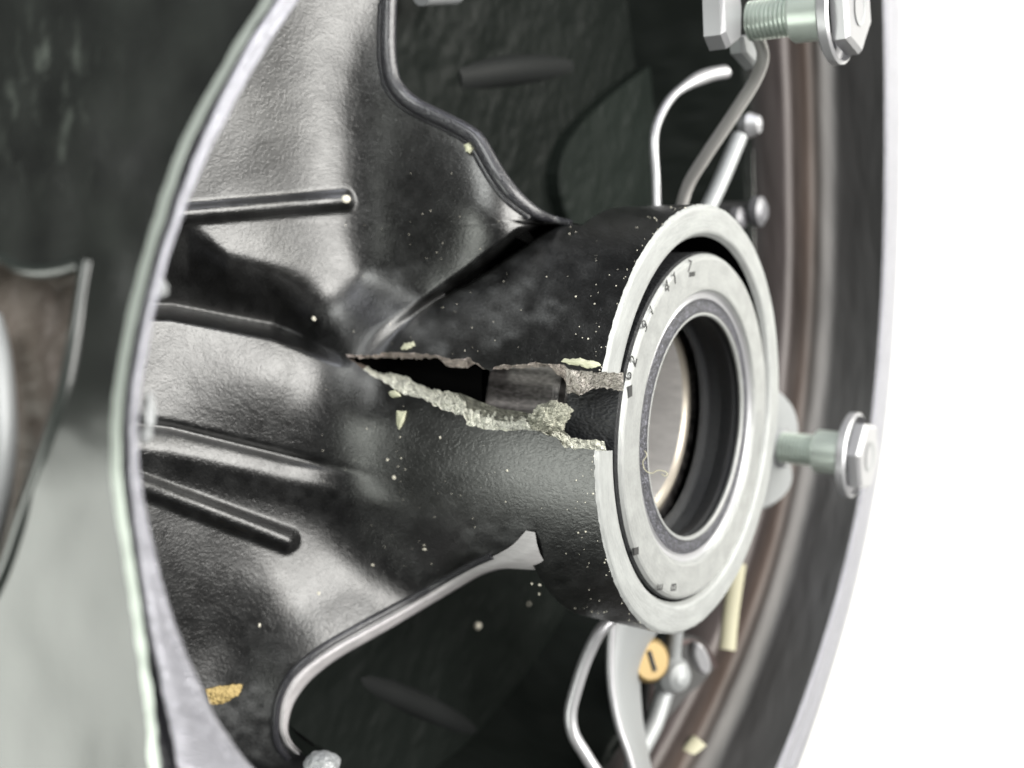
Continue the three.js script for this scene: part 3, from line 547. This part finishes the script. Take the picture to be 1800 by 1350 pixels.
// ---------------------------------------------------------------- bolts, levers, wires beyond the hub
function bolt(label, c, k) {                                                  // c: middle of the head; shank runs back along the axis
  const o = thing('bolt', label, 'bolt', c), ax = N;
  const thr = []; for (let i = 0; i <= 40; i++) { const s = -17.5 + i * 0.22, r = i % 4 === 0 || i % 4 === 3 ? 3.2 : 3.75; thr.push([s * k, r * k]); }
  part(o, 'thread', lathe([[-17.5 * k, 0.1], ...thr], c, ax, 48), M.zinc);
  part(o, 'collar', lathe([[-9 * k, 3.5 * k], [-9 * k, 4.6 * k], [-8.4 * k, 5.1 * k], [-1.8 * k, 5.1 * k], [-1.6 * k, 4]], c, ax, 48), M.zinc);
  part(o, 'washer', lathe([[-1.8 * k, 4 * k], [-1.8 * k, 9 * k], [-1.3 * k, 9.8 * k], [0.2 * k, 9.8 * k], [0.6 * k, 9.2 * k]], c, ax, 64), M.steel);
  const head = []; for (let i = 0; i < 6; i++) { const a = i * 60 * D; head.push(add(add(add(c, N, 3.4 * k), U, 8.4 * k * Math.cos(a)), V, 8.4 * k * Math.sin(a))); }
  part(o, 'head', prism(resample([...head, head[0]], 36).slice(0, -1), add(c, N, 3.4 * k), 3 * k, N, 0.7 * k), M.steel);
  part(o, 'socket', lathe([[3.6 * k, 3.4 * k], [3.45 * k, 2.6 * k], [2 * k, 2.2 * k], [2 * k, 0.1]], c, ax, 24), M.pale);
  return o;
}
bolt('zinc plated threaded bolt with a broad head at the top right corner', at(1478, 16, 184), 0.98);
bolt('zinc plated threaded bolt with a broad head right of the split hub', at(1502, 800, 236), 1.0);
{
  const o = thing('nut', 'grey square nut at the left end of the top right bolt', 'nut', at(1284, 30, 196));
  part(o, 'body', slab([[1271, -40], [1296, -46], [1306, 10], [1304, 70], [1284, 85], [1274, 60]], 3, 4, N, 0.8), M.steel);
}
{
  const o = thing('lever', 'flat grey steel lever running from the top right bolt down behind the hub', 'lever', at(1330, 130, 205));
  part(o, 'bar', tube([[1330, 60, 196], [1341, 95, 198], [1330, 135, 202], [1290, 200, 208], [1240, 275, 216], [1210, 325, 222], [1192, 385, 228]].map(p => at(...p)), 1.7, 14, 90, 0.7), M.satin);
  part(o, 'eye', slab([[1305, 62], [1346, 58], [1350, 100], [1335, 120], [1310, 92]], -2, 3, N, 0.8), M.pale);
}
{
  const o = thing('wire_clip', 'thin bent silver wire clip left of the grey lever above the hub', 'wire clip', at(1150, 240, 225));
  part(o, 'wire', tube([[1155, 385, 226], [1153, 320, 226], [1150, 240, 226], [1160, 205, 228], [1180, 172, 231], [1210, 148, 236], [1245, 132, 242], [1275, 126, 246]].map(p => at(...p)), b => 0.95 + 0.8 * sm(0.6, 0.85, b), 14, 110, 0.8), M.steel);
}
{
  const o = thing('rod', 'pale bluish straight rod rising behind the top of the hub', 'rod', at(1250, 340, 236));
  part(o, 'shaft', tube([[1228, 400, 236], [1262, 330, 238], [1300, 240, 242]].map(p => at(...p)), 1.9, 14, 40), M.pale);
  part(o, 'knob', lathe([[-3, 0.1], [-2.4, 2], [0, 3], [2.4, 2], [3, 0.1]], at(1318, 220, 244), N, 32), M.steel);
}
for (const [x, y, r, l] of [[1296, 385, 3, 'small blurred steel pin directly right of the top of the hub'], [1332, 372, 3.8, 'larger blurred steel pin further right of the top of the hub']]) {
  const c = at(x, y, 262), o = thing('pin', l, 'pin', c, 'steel pins beside the hub');
  part(o, 'shank', lathe([[-12, 0.1], [-12, r * 0.7], [-1, r * 0.7]], c, N, 32), M.wall); part(o, 'tip', lathe([[-1, r * 0.7], [-1, r], [1, r], [2, r * 0.6], [2.2, 0.1]], c, N, 32), M.dullPin);
}
{
  const o = thing('bracket', 'pale lobed metal bracket between the hub and the right hand bolt', 'bracket', at(1385, 790, 240));
  part(o, 'plate', slab(smoothLine([[1335, 690], [1368, 684], [1392, 704], [1405, 744], [1402, 776], [1384, 800], [1392, 816], [1394, 850], [1376, 880], [1346, 898], [1310, 900], [1300, 780], [1335, 690]], 50).slice(0, -1), -11, 4, N, 1.2), M.pale);
  part(o, 'boss', lathe([[-3, 5], [0, 5], [1, 4.4], [1, 0.1]], onS(1380, 788, -10), N, 32), M.steel);
}
{
  const o = thing('wire_clip', 'bent silver wire hanging from the underside of the hub', 'wire clip', at(1010, 1230, 214));
  part(o, 'wire', tube([[1078, 1085, 214], [1058, 1105, 213], [1036, 1145, 213], [1016, 1200, 213], [1003, 1255, 213], [1008, 1290, 213], [1028, 1325, 213], [1070, 1390, 213]].map(p => at(...p)), 1.35, 14, 110), M.steel);
}
{
  const o = thing('strap', 'pale grey curved sheet metal strap below the hub behind the brass screw', 'strap', at(1110, 1200, 226));
  const L = smoothLine([[1078, 1070], [1073, 1140], [1074, 1200], [1086, 1270], [1106, 1330], [1130, 1420]], 40), R2 = smoothLine([[1190, 1070], [1150, 1120], [1128, 1180], [1128, 1240], [1136, 1300], [1160, 1420]], 40);
  part(o, 'sheet', gridGeo(10, 40, (u, t) => { const i = Math.round(t * 40); return at(L[i][0] + u * (R2[i][0] - L[i][0]), L[i][1] + u * (R2[i][1] - L[i][1]), 224 + 14 * u * u); }), M.pale);
  part(o, 'rolled_edge', tube(L.filter((_, i) => i % 4 === 0).map(p => at(p[0], p[1], 224)), 0.9, 12, 80), M.steel);
}
{
  const o = thing('brass_screw', 'yellow slotted brass screw below the hub in front of the pale strap', 'screw', at(1140, 1160, 238));
  const ax = norm([0.35, 0.1, 0.93]), c = at(1140, 1160, 238);
  part(o, 'head', lathe([[-9, 4], [-1, 5.4], [1, 5], [1.6, 4.2], [1.6, 0.1]], c, ax, 40), M.brass);
  part(o, 'slot', tube([add(c, norm([0.3, -1, 0]), 2.4).map((v, i) => v + ax[i] * 1.6), add(c, norm([0.3, -1, 0]), -2.4).map((v, i) => v + ax[i] * 1.6)], 0.6, 8, 10), M.ink);
}
{
  const c = at(1182, 1186, 246), o = thing('knob', 'grey rounded metal knob right of the brass screw', 'knob', c);
  part(o, 'ball', lathe([[-6, 2], [-5, 3.6], [-2, 4.6], [1, 4.4], [3, 3.2], [4, 1.6], [4.2, 0.1]], c, norm([0.5, 0, 0.85]), 36), M.pale);
  part(o, 'stem', tube([at(1183, 1180, 247), at(1184, 1140, 246), at(1190, 1080, 244)], 1.9, 12, 20), M.pale);
  part(o, 'foot', tube([at(1168, 1215, 249), at(1150, 1270, 246), at(1120, 1330, 240), at(1105, 1380, 238)], 2.3, 12, 30), M.pale);
}
{
  const c = at(1235, 1160, 252), o = thing('oval_link', 'small bright oval link to the right of the grey knob', 'link', c);
  const p = []; for (let a = 0; a < 360; a += 15) { const x = 15 * Math.cos(a * D), y = 30 * Math.sin(a * D); p.push(at(1235 + x * 0.94 + y * 0.3, 1160 + y * 0.94 - x * 0.2, 252)); }
  part(o, 'body', prism(p, c, 3, norm([0.3, 0, 1]), 0.8), M.steel);
}
{
  const c = at(1200, 1210, 262), o = thing('dark_disc', 'dark round disc behind the knob and brass screw', 'disc', c);
  part(o, 'plate', lathe([[-4, 13], [0, 13.4], [0.8, 12.6], [0.8, 0.1]], c, norm([0.6, 0, 0.8]), 60), M.wall);
  part(o, 'rim', lathe([[0.8, 12.6], [1.6, 12], [0.8, 11.2]], c, norm([0.6, 0, 0.8]), 60), M.lining2);
}
{
  const o = thing('cream_strip', 'upright cream coloured strip right below the hub face', 'strip', at(1282, 1080, 262), 'cream strips');
  part(o, 'body', tube([at(1297, 990, 264), at(1284, 1080, 262), at(1278, 1142, 260)], 2.2, 12, 20, 0.5), M.cream);
  const o2 = thing('cream_strip', 'cream coloured strip slanting off the bottom edge of the picture', 'strip', at(1210, 1330, 250), 'cream strips');
  part(o2, 'body', tube([at(1232, 1305, 252), at(1208, 1338, 250), at(1188, 1385, 250)], 2.8, 12, 20, 0.6), M.cream);
}
// ---------------------------------------------------------------- dust on the casting
{
  const gs = [], proto = new THREE.IcosahedronGeometry(1, 1);
  const put = (x, y, r) => { const p = x < 960 ? castPoint(x, y) : hubPoint(x, y); if (crackSdf(x, y) < 4) return; const g = proto.clone(); g.scale(r * (0.7 + rnd() * 0.6), r * (0.7 + rnd() * 0.6), r * 0.6); g.translate(...p); gs.push(g); };
  for (const [x, y, r] of [[681, 808, 0.36], [693, 839, 0.4], [747, 965, 0.36], [655, 993, 0.25], [560, 1043, 0.3], [456, 1099, 0.34], [746, 958, 0.2], [892, 827, 0.22], [774, 769, 0.22], [705, 805, 0.15], [608, 350, 0.7], [552, 560, 0.5], [935, 1026, 0.24], [949, 1028, 0.28], [948, 1044, 0.22]]) put(x, y, r);
  for (let i = 0; i < 150; i++) { const x = 560 + rnd() * 520, y = 300 + rnd() * 700; if (x < xR(y) - 6 || (y > 420 && y < 930)) put(Math.min(x, 1048), y, 0.05 + 0.1 * rnd() * rnd()); }
  for (let i = 0; i < 90; i++) { const th = (-70 + 140 * rnd()) * D, p = cyl(-0.5 - rnd() * 14 * rnd(), th, 40); const q = pix(p); if (crackSdf(...q) < 3) continue; const g = proto.clone(), r = 0.07 + 0.13 * rnd() * rnd(); g.scale(r, r, r); g.translate(...p); gs.push(g); }
  for (const [x, y, r] of [[840, 1100, 0.9], [990, 1126, 0.5], [930, 1062, 0.35]]) { const g = proto.clone(); g.scale(r, r, r * 0.6); g.translate(...onS(x, y, -65)); gs.push(g); }
  const g = mergeGeometries(gs); g.translate(-C[0], -C[1], -C[2]); g.scale(0.001, 0.001, 0.001);
  const o = new THREE.Mesh(g, M.dust); o.name = 'dust'; o.castShadow = true; o.position.set(...mul(C, 0.001)); o.userData = { kind: 'stuff', label: 'pale specks of dust and grit scattered on the black paint', category: 'dust' }; scene.add(o);
}

// ---------------------------------------------------------------- render
const renderer = new THREE.WebGLRenderer({ antialias: true });
renderer.setSize(1024, 768);
renderer.toneMapping = THREE.LinearToneMapping;
renderer.toneMappingExposure = 1;
renderer.shadowMap.enabled = true;
renderer.render(scene, camera);
